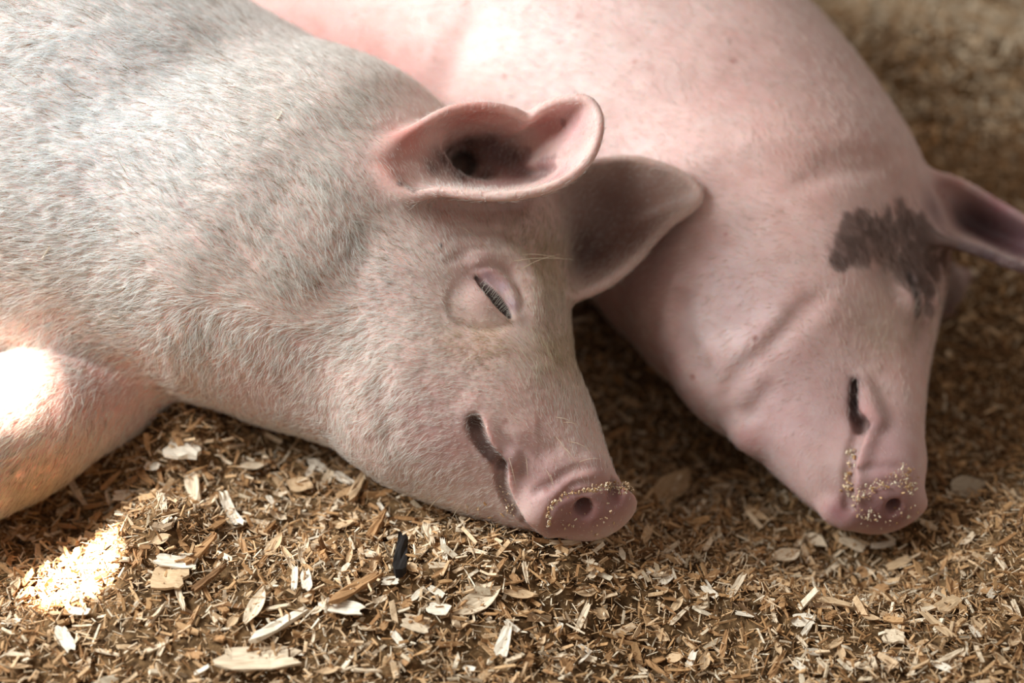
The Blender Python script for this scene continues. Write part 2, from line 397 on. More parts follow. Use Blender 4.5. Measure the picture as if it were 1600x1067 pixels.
    b.slit = H([(1423, 432), (1434, 452), (1440, 470), (1436, 490)]); b.line(b.slit, .008, .0040)
    b.line(H([(1412, 410), (1432, 420), (1450, 450), (1452, 490)]), .003, .005)
    b.line(H([(1460, 455), (1440, 520), (1425, 560)]), .003, .010)
    b.line(H([(690, 150), (720, 80), (770, 20)]), .006, .02)
    for x, y, r, q in ((1397, 795, .0065, .016),):
        h = b.hit([(x, y)])[0]; ax = b.snout[1]; b.carve(h + ax[2] * .003, r, h - ax[2] * q, r * .8, .005)
    return b
# ------------------------------------------------------------------ skin, coats
def skin_material(name):
    m, nt, p, N, L = nodes(name)
    a = N.new('ShaderNodeAttribute'); a.attribute_name = 'tint'
    tc = N.new('ShaderNodeTexCoord')
    vo = N.new('ShaderNodeTexVoronoi'); vo.inputs['Scale'].default_value = 24; vo.inputs['Randomness'].default_value = 1
    L.new(tc.outputs['Object'], vo.inputs['Vector'])
    r1 = N.new('ShaderNodeValToRGB'); r1.color_ramp.elements[0].position = .03; r1.color_ramp.elements[0].color = (1, 1, 1, 1); r1.color_ramp.elements[1].position = .09; r1.color_ramp.elements[1].color = (0, 0, 0, 1)
    L.new(vo.outputs['Distance'], r1.inputs[0])
    sp = N.new('ShaderNodeSeparateColor'); L.new(vo.outputs['Color'], sp.inputs[0])
    gt = N.new('ShaderNodeMath'); gt.operation = 'GREATER_THAN'; gt.inputs[1].default_value = .62; L.new(sp.outputs[0], gt.inputs[0])
    mu = N.new('ShaderNodeMath'); mu.operation = 'MULTIPLY'; L.new(gt.outputs[0], mu.inputs[0]); L.new(r1.outputs[0], mu.inputs[1])
    mu2 = N.new('ShaderNodeMath'); mu2.operation = 'MULTIPLY'; mu2.inputs[1].default_value = .6; L.new(mu.outputs[0], mu2.inputs[0])
    n1 = N.new('ShaderNodeTexNoise'); n1.inputs['Scale'].default_value = 60; n1.inputs['Detail'].default_value = 6; L.new(tc.outputs['Object'], n1.inputs['Vector'])
    hs = N.new('ShaderNodeMix'); hs.data_type = 'RGBA'; hs.blend_type = 'MULTIPLY'; hs.inputs['Factor'].default_value = .5
    rr = N.new('ShaderNodeValToRGB'); rr.color_ramp.elements[0].position = .3; rr.color_ramp.elements[0].color = (.86, .70, .66, 1); rr.color_ramp.elements[1].position = .65; rr.color_ramp.elements[1].color = (1, 1, 1, 1)
    L.new(n1.outputs['Fac'], rr.inputs[0]); L.new(a.outputs['Color'], hs.inputs['A']); L.new(rr.outputs[0], hs.inputs['B'])
    mx = N.new('ShaderNodeMix'); mx.data_type = 'RGBA'; L.new(mu2.outputs[0], mx.inputs['Factor']); L.new(hs.outputs['Result'], mx.inputs['A']); mx.inputs['B'].default_value = (.33, .09, .06, 1)
    L.new(mx.outputs['Result'], p.inputs['Base Color'])
    p.inputs['Roughness'].default_value = .58; p.inputs['Specular IOR Level'].default_value = .35
    p.inputs['Subsurface Weight'].default_value = .8; p.inputs['Subsurface Radius'].default_value = (1, .42, .28); p.inputs['Subsurface Scale'].default_value = .006
    n2 = N.new('ShaderNodeTexNoise'); n2.inputs['Scale'].default_value = 330; n2.inputs['Detail'].default_value = 3; L.new(tc.outputs['Object'], n2.inputs['Vector'])
    n3 = N.new('ShaderNodeTexVoronoi'); n3.inputs['Scale'].default_value = 420; L.new(tc.outputs['Object'], n3.inputs['Vector'])
    ad = N.new('ShaderNodeMath'); ad.operation = 'ADD'; L.new(n2.outputs['Fac'], ad.inputs[0]); L.new(n3.outputs['Distance'], ad.inputs[1])
    bu = N.new('ShaderNodeBump'); bu.inputs['Strength'].default_value = .10; bu.inputs['Distance'].default_value = .0012; L.new(ad.outputs[0], bu.inputs['Height']); L.new(bu.outputs[0], p.inputs['Normal'])
    return m
def hair_material(name):
    m, nt, p, N, L = nodes(name)
    a = N.new('ShaderNodeAttribute'); a.attribute_name = 'tint'; L.new(a.outputs['Color'], p.inputs['Base Color'])
    p.inputs['Roughness'].default_value = .45; p.inputs['Specular IOR Level'].default_value = .4
    tr = N.new('ShaderNodeBsdfTranslucent'); L.new(a.outputs['Color'], tr.inputs[0])
    mx = N.new('ShaderNodeMixShader'); mx.inputs[0].default_value = .5
    L.new(p.outputs[0], mx.inputs[1]); L.new(tr.outputs[0], mx.inputs[2]); L.new(mx.outputs[0], N['Material Output'].inputs[0]); return m
def paint(body, V, base, spots):                # skin colour, with shade in ears and mouth painted in: (px, py, radius in picture units, colour, strength, [extra depth])
    c = np.tile(np.array(base, float), (len(V), 1))
    hs = body.hit([(s[0], s[1]) for s in spots])
    for h, s in zip(hs, spots):
        r = s[2] * h[2] / FPX; d = np.linalg.norm(V - h, axis=1) / r
        if len(s) > 5: d = d * (1 + s[5] * noise3(V, .006, 3) + s[5] * noise3(V, .018, 5))
        w = (np.exp(-d ** 2) if len(s) <= 5 else 1 - sstep(.75, 1.15, d)) * s[4]; c = c + (np.array(s[3]) - c) * w[:, None]
    c *= (1 + .05 * noise3(V, .03, 1) + .04 * noise3(V, .008, 2))[:, None]
    c[:, 1:] *= (1 - .07 * np.clip(noise3(V, .045, 8), 0, 1) - .05 * np.clip(noise3(V, .014, 9), 0, 1))[:, None]
    c = c * .86 + .14 * (c @ np.array([.3, .6, .1]))[:, None]
    return np.clip(c, 0.005, .95)
def curves(name, P, R, T, mat, parent):         # P (n, k, 3) strand points, R (n, k) radii, T (n, 3) colours
    hc = bpy.data.hair_curves.new(name); n, k = P.shape[:2]; hc.add_curves([k] * n)
    hc.attributes['position'].data.foreach_set('vector', np.ascontiguousarray(P, np.float32).ravel())
    ra = hc.attributes.get('radius') or hc.attributes.new('radius', 'FLOAT', 'POINT'); ra.data.foreach_set('value', np.ascontiguousarray(R, np.float32).ravel())
    ta = hc.attributes.new('tint', 'FLOAT_COLOR', 'CURVE'); ta.data.foreach_set('color', np.concatenate([T, np.ones((n, 1))], 1).astype(np.float32).ravel())
    o = bpy.data.objects.new(name, hc); hc.materials.append(mat); COL.objects.link(o); o.parent = parent; return o
def coat(V, Q, Nn, flow, n, colfun, mat, parent, rad, lift=.42, window=(-160, 1720, -120, 1180), facing=-.25):
    cen = V[Q].mean(1); nq = Nn[Q].mean(1); ar = np.linalg.norm(np.cross(V[Q[:, 2]] - V[Q[:, 0]], V[Q[:, 3]] - V[Q[:, 1]]), axis=1) / 2
    px = cen[:, 0] / cen[:, 2] * FPX + W / 2; py = H / 2 - cen[:, 1] / cen[:, 2] * FPX
    vd = cen / np.linalg.norm(cen, axis=1, keepdims=True); f = -(nq * vd).sum(1)
    ok = (f > facing) & (px > window[0]) & (px < window[1]) & (py > window[2]) & (py < window[3])
    fl = np.array([q[:6] for q in flow], float)
    def field(x, y):
        d2 = (x[:, None] - fl[None, :, 0]) ** 2 + (y[:, None] - fl[None, :, 1]) ** 2
        w = 1 / (d2 + 900) ** 1.6; w /= w.sum(1, keepdims=True)
        return w @ fl[:, 2:6]
    idx = np.nonzero(ok)[0]; g = field(px[idx], py[idx])
    pr = ar[idx] * np.clip(g[:, 3], 0, None); pick = rng.choice(idx, n, p=pr / pr.sum())
    u, v = rng.random((2, n)); A, B_, C_, D_ = (V[Q[pick, i]] for i in range(4))
    root = (A * (1 - u)[:, None] + B_ * u[:, None]) * (1 - v)[:, None] + (D_ * (1 - u)[:, None] + C_ * u[:, None]) * v[:, None]
    nn = nq[pick]; nn /= np.linalg.norm(nn, axis=1, keepdims=True)
    x = root[:, 0] / root[:, 2] * FPX + W / 2; y = H / 2 - root[:, 1] / root[:, 2] * FPX; g = field(x, y)
    ang = .38 * noise3(root, .03, 11) + .22 * noise3(root, .008, 12) + rng.normal(0, .2, n)
    dx, dy = g[:, 0], -g[:, 1]; ca, sa = np.cos(ang), np.sin(ang)
    d = np.stack([dx * ca - dy * sa, dx * sa + dy * ca, np.zeros(n)], -1)
    d -= nn * (d * nn).sum(1, keepdims=True); d /= np.linalg.norm(d, axis=1, keepdims=True) + 1e-9
    ln = g[:, 2] * .001 * rng.uniform(.55, 1.3, n); li = lift * rng.uniform(.3, 1.35, n)
    side = np.cross(nn, d) * rng.normal(0, .16, n)[:, None]
    P = np.stack([root - nn * .0006,
                  root + d * (ln * .33)[:, None] + nn * (ln * .33 * li)[:, None] + side * (ln * .1)[:, None],
                  root + d * (ln * .68)[:, None] + nn * (ln * .55 * li)[:, None] + side * (ln * .4)[:, None],
                  root + d * ln[:, None] + nn * (ln * .62 * li)[:, None] + side * ln[:, None]], 1)
    R = np.array([1, .9, .65, .15]) * (rad * rng.uniform(.6, 1.25, n) * np.clip(g[:, 2] / 12, .5, 1.1))[:, None]
    curves('fur', to_world(P), R, colfun(x, y, n), mat, parent)
def blend(x, y, base, spots):
    c = np.tile(np.array(base, float), (len(x), 1))
    for sx, sy, r, col, s in spots:
        w = np.exp(-((x - sx) ** 2 + (y - sy) ** 2) / r ** 2) * s; c += (np.array(col) - c) * w[:, None]
    return c

PINK, PALE, RED, MAUVE, DARK, TAN = (.70, .40, .335), (.76, .53, .46), (.62, .20, .15), (.47, .225, .21), (.045, .026, .022), (.50, .32, .20)
front = build_front()
V, Q = front.mesh(spacing((-1.1, -.45, .012), (-.45, -.14, .004), (-.14, -.055, .0025), (-.055, .10, .0015), (.10, .17, .0025)), spacing((-.36, -.16, .005), (-.16, .07, .0015), (.07, .21, .0024), (.21, .46, .005)), spacing((.9, 1.0, .004), (1.0, 1.15, .0016), (1.15, 1.24, .0026), (1.24, 1.7, .006)))
Nn = normals(V, Q); front.verts = V
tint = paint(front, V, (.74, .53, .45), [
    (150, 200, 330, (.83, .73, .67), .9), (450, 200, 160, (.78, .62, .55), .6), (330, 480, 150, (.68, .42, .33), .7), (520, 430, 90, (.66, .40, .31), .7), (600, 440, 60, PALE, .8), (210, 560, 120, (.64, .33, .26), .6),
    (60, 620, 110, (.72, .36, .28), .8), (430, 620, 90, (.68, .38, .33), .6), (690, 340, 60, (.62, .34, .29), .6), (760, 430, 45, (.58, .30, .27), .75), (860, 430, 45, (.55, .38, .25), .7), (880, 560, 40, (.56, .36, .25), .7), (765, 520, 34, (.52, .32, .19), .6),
    (700, 690, 90, (.62, .35, .32), .7), (640, 640, 60, (.66, .38, .34), .6), (830, 640, 70, (.66, .40, .33), .6), (830, 740, 60, (.54, .30, .27), .8), (880, 770, 50, (.46, .24, .22), .85), (930, 735, 30, (.50, .26, .22), .8),
    (870, 822, 34, (.34, .155, .14), .9), (920, 800, 44, (.34, .14, .125), .95), (965, 778, 36, (.36, .15, .13), .95), (795, 700, 24, (.70, .42, .40), .6), (742, 662, 13, (.16, .09, .06), .8), (760, 695, 11, (.25, .13, .10), .6),
    (795, 800, 14, (.34, .2, .13), .6), (590, 685, 16, (.3, .18, .14), .5),
    (762, 434, 14, (.52, .35, .40), .7), (785, 448, 13, (.52, .35, .40), .7), (802, 475, 12, (.52, .36, .42), .7), (748, 480, 26, (.60, .38, .31), .6), (706, 478, 7, (.36, .2, .1), .5), (716, 500, 8, (.34, .2, .1), .55), (740, 510, 8, (.36, .22, .1), .5), (795, 502, 9, (.30, .17, .07), .6), (820, 445, 14, (.50, .30, .22), .6),
    (640, 215, 50, RED, .85), (740, 180, 60, RED, .85), (850, 190, 40, (.60, .24, .20), .8), (900, 200, 50, (.55, .25, .24), .8), (610, 262, 36, (.58, .20, .14), .8), (780, 285, 60, (.52, .25, .24), .7), (870, 275, 40, (.50, .22, .22), .8), (810, 272, 24, (.30, .15, .15), .7), (850, 262, 24, (.36, .17, .17), .6), (860, 262, 28, (.26, .12, .11), .6, .35), (820, 245, 18, (.22, .1, .1), .5, .35), (735, 246, 46, (.07, .03, .025), .95), (695, 250, 26, (.055, .025, .02), .9), (702, 236, 20, (.055, .025, .02), .85), (765, 222, 20, (.055, .025, .02), .8), (735, 222, 22, (.055, .025, .02), .85), (795, 246, 24, (.055, .025, .02), .8), (720, 274, 20, (.055, .025, .02), .85), (760, 275, 20, (.055, .025, .02), .8), (676, 262, 18, (.055, .025, .02), .7), (775, 240, 30, (.10, .045, .04), .85),  # ear rims; the canal's deep shade is painted in along with wax stain
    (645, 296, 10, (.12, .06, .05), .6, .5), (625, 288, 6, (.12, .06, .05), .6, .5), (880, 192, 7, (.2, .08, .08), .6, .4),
    (960, 320, 80, (.22, .10, .07), .9), (920, 390, 80, (.12, .055, .04), .92), (990, 370, 60, (.2, .095, .07), .85), (1040, 310, 40, (.36, .19, .13), .7), (1000, 256, 20, (.62, .42, .33), .7),  # far ear: its shaded inside is put into the skin colour
    (689, 383, 4, DARK, .9, .3), (283, 318, 5, (.35, .10, .07), .8, .4), (292, 332, 6, (.35, .10, .07), .8, .4), (480, 395, 4, (.4, .12, .08), .7, .4), (560, 310, 4, (.35, .1, .07), .7, .4), (640, 425, 5, (.35, .14, .1), .6, .5), (650, 440, 4, (.35, .14, .1), .6, .5), (340, 100, 5, (.3, .2, .16), .6, .6), (270, 108, 5, (.3, .2, .16), .6, .6), (120, 460, 4, (.4, .14, .1), .7, .4), (640, 690, 4, (.4, .1, .08), .6, .5)])
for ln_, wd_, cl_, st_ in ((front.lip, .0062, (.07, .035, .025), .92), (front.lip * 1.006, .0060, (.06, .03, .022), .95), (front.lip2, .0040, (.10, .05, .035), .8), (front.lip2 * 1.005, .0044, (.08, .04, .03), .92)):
    w = np.exp(-(poly_dist(V, ln_)[0] / wd_) ** 2) * st_; tint += (np.array(cl_) - tint) * w[:, None]  # mouth crack: shade painted into the skin colour, plus dirt on the lips
sl = front.slit; dsl, tsl = poly_dist(V, sl); w = 1 - sstep(.78, 1.1, dsl / (.0022 + .0046 * np.sin(np.pi * tsl))); tint += (np.array(DARK) - tint) * (w * .95)[:, None]  # dark gap between the closed lids, its shade painted into the colour
skin = skin_material('pig_skin'); hair = hair_material('pig_hair')
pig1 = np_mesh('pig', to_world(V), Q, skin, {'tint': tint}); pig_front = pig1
tag(pig1, 'pale pink pig asleep in front, chin on the wood chips, reddish ear standing up', 'pig', 'sleeping pigs')
# hair lies from the snout back over the body: (px, py, direction in the picture, length in mm, density)
flow1 = [(60, 60, -1, .1, 13, 1), (250, 60, -1, .15, 13, 1), (150, 200, -1, -.1, 13, 1), (60, 400, -1, .15, 13, 1), (330, 150, -1, -.35, 13, 1), (300, 280, -.85, -.45, 13, 1.1), (430, 200, -.85, -.3, 13, 1), (560, 180, -.9, -.2, 12, 1),
         (420, 330, -.7, -.6, 13, 1.2), (520, 300, -.65, -.65, 13, 1.2), (330, 420, -.55, -.6, 13, 1.1), (460, 440, -.35, -.9, 13, 1.2), (540, 400, -.3, -.9, 12, 1.2), (200, 470, -.8, .3, 13, 1.1), (120, 540, -.7, .6, 12, 1), (300, 530, -.35, .8, 12, 1), (420, 560, -.3, .9, 11, 1), (500, 620, -.5, .8, 9, .8), (400, 610, -.3, .9, 7, .5),
         (580, 350, -.7, -.5, 11, 1.2), (610, 430, -1, .0, 11, 1.4), (560, 520, -.9, .4, 11, 1.3), (640, 540, -1, .1, 10, 1.4), (700, 560, -.95, .25, 10, 1.4), (620, 620, -.9, .5, 9, 1.2), (700, 640, -1, .2, 8, 1.1), (760, 590, -.95, -.2, 8, 1.3), (680, 500, -.95, .2, 9, 1.3),
         (740, 545, -.9, .4, 8, 1.5), (790, 545, -.6, .3, 8, 1.5), (690, 440, -.9, -.2, 9, 1.1), (660, 380, -.8, -.5, 10, 1.1), (730, 390, -.5, -.8, 7, .7), (760, 475, -.7, .3, 5, .5), (785, 430, -.3, -.8, 4, .15), (757, 446, -.5, -.6, 3, .05), (772, 460, -.5, -.6, 3, .0), (788, 478, -.5, -.6, 3, .0), (798, 496, -.5, -.6, 3, .05), (745, 432, -.5, -.6, 3, .1), (806, 450, 0, -1, 4, .2), (735, 485, -.8, .3, 5, .5), (750, 690, -.8, .3, 3, .1), (775, 712, -.8, .3, 3, .05), (800, 730, -.6, -.4, 3, .1), (785, 700, -.6, -.6, 4, .4), (810, 380, .1, -1, 9, 1.2), (700, 335, -.5, -.8, 6, .5),
         (850, 400, .05, -1, 11, 1.5), (845, 480, -.1, -1, 10, 1.5), (860, 560, -.2, -1, 9, 1.5), (885, 640, -.25, -1, 8, 1.4), (820, 590, -.6, -.8, 8, 1.3), (830, 660, -.6, -.7, 6, 1), (900, 690, -.3, -.9, 7, 1), (790, 640, -.8, -.5, 6, 1), (760, 620, -.9, -.2, 7, 1.1),
         (850, 720, -.4, -.8, 5, .35), (870, 770, -.3, -.8, 4, .08), (920, 800, -.3, -.8, 3, .0), (960, 780, -.3, -.8, 3, .0), (900, 830, -.3, -.8, 3, .0), (840, 790, -.3, -.8, 3, .08), (930, 735, -.3, -.8, 4, .15), (720, 720, -.9, .3, 7, .7), (680, 740, -.6, .8, 8, 1.2), (750, 785, -.4, .9, 7, 1), (620, 710, -.5, .8, 9, 1.1), (760, 740, -.8, .3, 5, .4), (745, 680, -.8, .3, 4, .3),
         (740, 250, .3, -.2, 4, .12), (860, 220, .5, -.4, 3, .1), (640, 220, -.6, -.6, 3, .1), (740, 295, -.1, -1, 6, .5), (830, 290, .6, -.6, 4, .3), (620, 285, -.7, -.4, 5, .3), (980, 330, .6, -.3, 4, .15), (920, 400, .5, -.3, 4, .15),
         (60, 650, -.8, .55, 10, .9), (150, 680, -.7, .7, 11, 1.1), (30, 760, -.8, .6, 11, 1.2), (200, 620, -.7, .7, 8, .5)]
def col1(x, y, n):
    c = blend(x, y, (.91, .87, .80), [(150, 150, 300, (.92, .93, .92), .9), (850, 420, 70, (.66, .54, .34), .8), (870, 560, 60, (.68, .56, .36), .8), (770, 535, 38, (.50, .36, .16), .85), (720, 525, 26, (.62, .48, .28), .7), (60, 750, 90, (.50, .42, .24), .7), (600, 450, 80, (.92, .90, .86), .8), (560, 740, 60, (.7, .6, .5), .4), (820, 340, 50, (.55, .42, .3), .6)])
    c *= rng.uniform(.72, 1.08, n)[:, None]; k = rng.random(n) < .06; c[k] *= (.5, .36, .26); return np.clip(c, .02, .95)
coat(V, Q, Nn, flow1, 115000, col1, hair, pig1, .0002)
# lashes over the closed eye, whiskers on the muzzle and brow
n = 22; t = np.linspace(.12, .93, n); ed = np.array([np.interp(t * (len(sl) - 1), range(len(sl)), sl[:, i]) for i in range(3)]).T
ed = ed + np.array([.0026, .0016, -.0035]); dd = np.array([-.55, -.75, -.12]) + rng.normal(0, .14, (n, 3)); ln = rng.uniform(.006, .0105, n)[:, None]
P = np.stack([ed, ed + dd * ln * .4 + np.array([0, 0, -.0014]), ed + dd * ln * .75 + np.array([0, 0, -.0016]), ed + dd * ln + np.array([0, 0, -.0008])], 1)
o = curves('eyelashes', to_world(P), np.array([1, .9, .6, .2]) * .00011 * np.ones((n, 1)), np.tile([.62, .58, .46], (n, 1)), hair, pig1); o['label'] = 'pale lashes along the closed eyelid'
WH = [((795, 715), (12, 46)), ((822, 715), (3, 36)), ((853, 733), (10, 25)), ((868, 682), (22, 32)), ((882, 700), (20, 26)), ((890, 690), (34, 14)), ((868, 652), (36, 12)), ((880, 660), (26, 6)), ((905, 722), (32, -6)), ((860, 742), (6, 26)), ((800, 408), (95, -2)), ((812, 398), (70, 8)), ((770, 395), (-50, -40)), ((815, 420), (60, -22)), ((720, 790), (-16, 24)), ((690, 775), (-20, 20))]
hp = front.hit([a for a, _ in WH]); P = []
for h, (_, (dx, dy)) in zip(hp, WH):
    s = h[2] / FPX; d = np.array([dx * s, -dy * s, -.006]); P.append([h, h + d * .35 + np.array([0, .0015, -.003]), h + d * .7 + np.array([0, .0012, -.003]), h + d])
P = np.array(P); curves('whiskers', to_world(P), np.array([1, .9, .7, .3]) * .00017 * np.ones((len(P), 1)), np.tile([.72, .58, .40], (len(P), 1)), hair, pig1)

back = build_back()
V, Q = back.mesh(spacing((-.9, -.2, .015), (-.2, .1, .006), (.1, .26, .0036), (.26, .385, .002), (.385, .5, .0036)), spacing((-.25, -.17, .0036), (-.17, .06, .002), (.06, .16, .0036), (.16, .3, .005), (.3, .56, .012)), spacing((1.05, 1.14, .0038), (1.14, 1.30, .0024), (1.30, 1.42, .0038), (1.42, 1.95, .009)))
Nn = normals(V, Q); back.verts = V
patch = [(1425, 440, 26), (1445, 455, 24), (1455, 420, 28), (1320, 395, 26), (1335, 360, 26), (1352, 342, 20), (1310, 410, 16), (1345, 400, 26), (1370, 360, 26), (1385, 395, 30), (1410, 370, 34), (1430, 350, 28), (1440, 400, 36), (1455, 360, 34), (1420, 425, 30), (1452, 440, 26), (1462, 420, 26), (1455, 480, 18), (1390, 360, 30), (1415, 345, 30), (1475, 400, 30), (1470, 370, 34), (1365, 385, 30), (1400, 405, 28), (1425, 400, 30)]
tint = paint(back, V, (.74, .48, .42), [
    (850, 90, 150, (.80, .62, .56), .9), (520, 60, 130, (.76, .40, .35), .7), (620, 110, 60, (.74, .38, .33), .6), (1180, 130, 130, (.64, .38, .33), .7), (1300, 200, 90, (.58, .34, .28), .7), (1250, 262, 80, (.66, .36, .30), .6), (1120, 220, 60, (.70, .46, .40), .5), (1390, 250, 50, (.58, .32, .26), .7),
    (1150, 470, 110, (.80, .60, .58), .8), (1040, 430, 60, (.60, .34, .30), .7), (1230, 380, 60, (.76, .50, .44), .6), (1320, 500, 90, (.68, .44, .38), .6), (1380, 520, 50, (.60, .42, .32), .6), (1230, 650, 90, (.58, .38, .37), .75), (1280, 600, 60, (.56, .35, .32), .7), (1170, 690, 20, (.68, .30, .28), .7),
    (1380, 680, 60, (.48, .27, .25), .85), (1350, 640, 22, (.60, .31, .28), .7), (1380, 740, 50, (.44, .24, .23), .85), (1300, 760, 40, (.46, .28, .24), .7), (1400, 800, 46, (.29, .125, .115), .95), (1360, 800, 40, (.28, .12, .11), .9), (1310, 800, 24, (.34, .15, .15), .9), (1337, 630, 9, (.08, .04, .04), .9), (1345, 660, 8, (.08, .04, .04), .8), (1330, 705, 7, (.30, .18, .08), .7), (1322, 740, 8, (.34, .2, .1), .7),
    (1530, 360, 80, (.08, .045, .05), .94), (1545, 398, 46, (.10, .06, .07), .9), (1500, 382, 36, (.10, .06, .06), .9), (1595, 412, 40, (.12, .07, .08), .85), (1600, 395, 60, (.13, .07, .08), .8), (1460, 330, 40, (.14, .08, .08), .7), (1560, 322, 26, (.5, .22, .24), .6), (1470, 282, 40, (.60, .36, .32), .7), (1600, 380, 60, (.3, .14, .16), .6), (1490, 462, 70, (.11, .05, .04), .9), (1550, 470, 90, (.10, .045, .035), .9), (1600, 480, 70, (.10, .045, .035), .9)]  # dark near ear; the far ear's shade is painted into its colour
    + [(a, b_, r, (.16, .092, .072), .8, .28) for a, b_, r in patch] + [(1385, 425, 40, (.36, .22, .17), .7), (1440, 500, 40, (.30, .17, .14), .7), (1392, 340, 12, (.3, .2, .17), .5), (1433, 462, 9, DARK, .85), (1437, 478, 8, DARK, .8), (1431, 436, 6, (.62, .5, .5), .7), (990, 98, 4, (.5, .2, .15), .7, .4), (1015, 105, 5, (.5, .2, .15), .6, .4), (1147, 96, 6, (.45, .18, .14), .7, .4), (1135, 367, 4, (.5, .1, .1), .7, .4), (610, 38, 5, (.6, .25, .2), .6, .4), (905, 22, 5, (.55, .25, .2), .6, .5)])
for ln_, wd_, cl_, st_ in ((back.lip, .0058, (.05, .022, .02), .9), (back.lip * 1.006, .0064, (.04, .018, .016), .95), (back.lip2, .0056, (.12, .065, .04), .8), (back.slit, .005, (.02, .012, .012), .95)):
    w = np.exp(-(poly_dist(V, ln_)[0] / wd_) ** 2) * st_; tint += (np.array(cl_) - tint) * w[:, None]  # shade inside the mouth and eye slit, painted into the skin colour
pig2 = np_mesh('pig', to_world(V), Q, skin, {'tint': tint})
tag(pig2, 'pink pig asleep behind the other, with a dark brown patch around its closed eye', 'pig', 'sleeping pigs')
flow2 = [(500, 50, -1, -.1, 11, 1), (850, 80, -1, -.2, 11, 1), (1100, 100, -.8, -.6, 11, 1), (1050, 260, -.7, -.5, 11, 1.2), (1250, 240, -.6, -.7, 11, 1), (1130, 330, -.8, -.4, 10, 1), (1080, 420, -.9, .2, 10, .8), (1150, 470, -.8, .3, 9, .8), (1250, 420, -.9, -.1, 9, .9),
         (1200, 560, -.8, .5, 9, .8), (1320, 480, -.35, -.8, 11, 1.4), (1390, 520, .1, -1, 11, 1.4), (1350, 560, -.3, -.9, 9, 1.2), (1420, 600, -.1, -1, 8, 1), (1340, 390, -.8, -.5, 9, 1.3), (1400, 370, -.5, -.8, 9, 1.1), (1230, 690, -.8, .5, 7, .6), (1280, 770, -.5, .8, 7, .9), (1390, 700, -.2, -1, 4, .3), (1390, 790, 0, -1, 3, 0), (1350, 800, 0, -1, 3, 0), (1500, 330, .6, -.2, 4, .2), (1430, 800, 0, -1, 3, 0)]
def col2(x, y, n):
    c = blend(x, y, (.88, .76, .68), [(850, 80, 200, (.90, .85, .82), .8), (1390, 530, 70, (.70, .56, .40), .6)] + [(a, b_, r * .95, (.15, .088, .066), .9) for a, b_, r in patch])
    c *= rng.uniform(.75, 1.08, n)[:, None]; return np.clip(c, .02, .95)
coat(V, Q, Nn, flow2, 44000, col2, hair, pig2, .00017, .22)
# ------------------------------------------------------------------ bedding
def gpt(px, py, z=0.0): return to_world(at_height(px, py, z))[:2]
MOUNDS = [(290, 700, .040, .05, .06), (245, 860, .036, .045, .05), (330, 940, .020, .10, .06), (90, 810, -.022, .09, .06), (20, 1030, .016, .05, .03), (690, 905, .026, .12, .05), (900, 880, .012, .10, .04), (680, 770, .012, .12, .05), (620, 885, -.012, .02, .03),
          (1040, 1010, -.022, .08, .06), (1390, 850, -.030, .10, .06), (1250, 600, -.050, .18, .22), (1040, 640, -.034, .10, .12), (1580, 830, .022, .07, .06), (1480, 950, .008, .10, .05), (1530, 560, -.030, .12, .15), (520, 990, .012, .15, .05), (1250, 930, .010, .08, .03), (1500, 100, .03, .25, .12), (1350, 40, .02, .1, .2)]
MC = [(*gpt(a, b), h, sx, sy) for a, b, h, sx, sy in MOUNDS]
def ground_h(x, y):
    x = np.asarray(x, float); y = np.asarray(y, float); z = np.zeros_like(x)
    for cx, cy, h, sx, sy in MC: z = z + h * np.exp(-((x - cx) / sx) ** 2 - ((y - cy) / sy) ** 2)
    p = np.stack([x, y, 0 * x], -1)
    return z + .0055 * noise3(p, .06, 21) + .003 * noise3(p, .022, 22) + .012 * noise3(p, .25, 23) * sstep(1.5, 2.2, y)
m, nt, p, N, L = nodes('sawdust_ground')
tc = N.new('ShaderNodeTexCoord'); n1 = N.new('ShaderNodeTexNoise'); n1.inputs['Scale'].default_value = 130; n1.inputs['Detail'].default_value = 8; L.new(tc.outputs['Object'], n1.inputs['Vector'])
r = N.new('ShaderNodeValToRGB'); e = r.color_ramp.elements; e[0].position = .32; e[0].color = (.03, .014, .006, 1); e[1].position = .75; e[1].color = (.30, .17, .075, 1)
L.new(n1.outputs['Fac'], r.inputs[0]); L.new(r.outputs[0], p.inputs['Base Color']); p.inputs['Roughness'].default_value = .95; p.inputs['Specular IOR Level'].default_value = .1
b = N.new('ShaderNodeBump'); b.inputs['Strength'].default_value = 1; b.inputs['Distance'].default_value = .004; L.new(n1.outputs['Fac'], b.inputs['Height']); L.new(b.outputs[0], p.inputs['Normal'])
gx = spacing((-3, -.7, .1), (-.7, .9, .0075), (.9, 3.2, .1)); gy = spacing((.2, .6, .05), (.6, 1.6, .0075), (1.6, 2.6, .03), (2.6, 5.5, .15))
X, Y = np.meshgrid(gx, gy, indexing='ij'); Z = ground_h(X, Y); i = np.arange(X.size).reshape(X.shape)
F = np.stack([i[:-1, :-1], i[1:, :-1], i[1:, 1:], i[:-1, 1:]], -1).reshape(-1, 4)
floor = np_mesh('floor', np.stack([X, Y, Z], -1).reshape(-1, 3), F, m); floor['kind'] = 'structure'

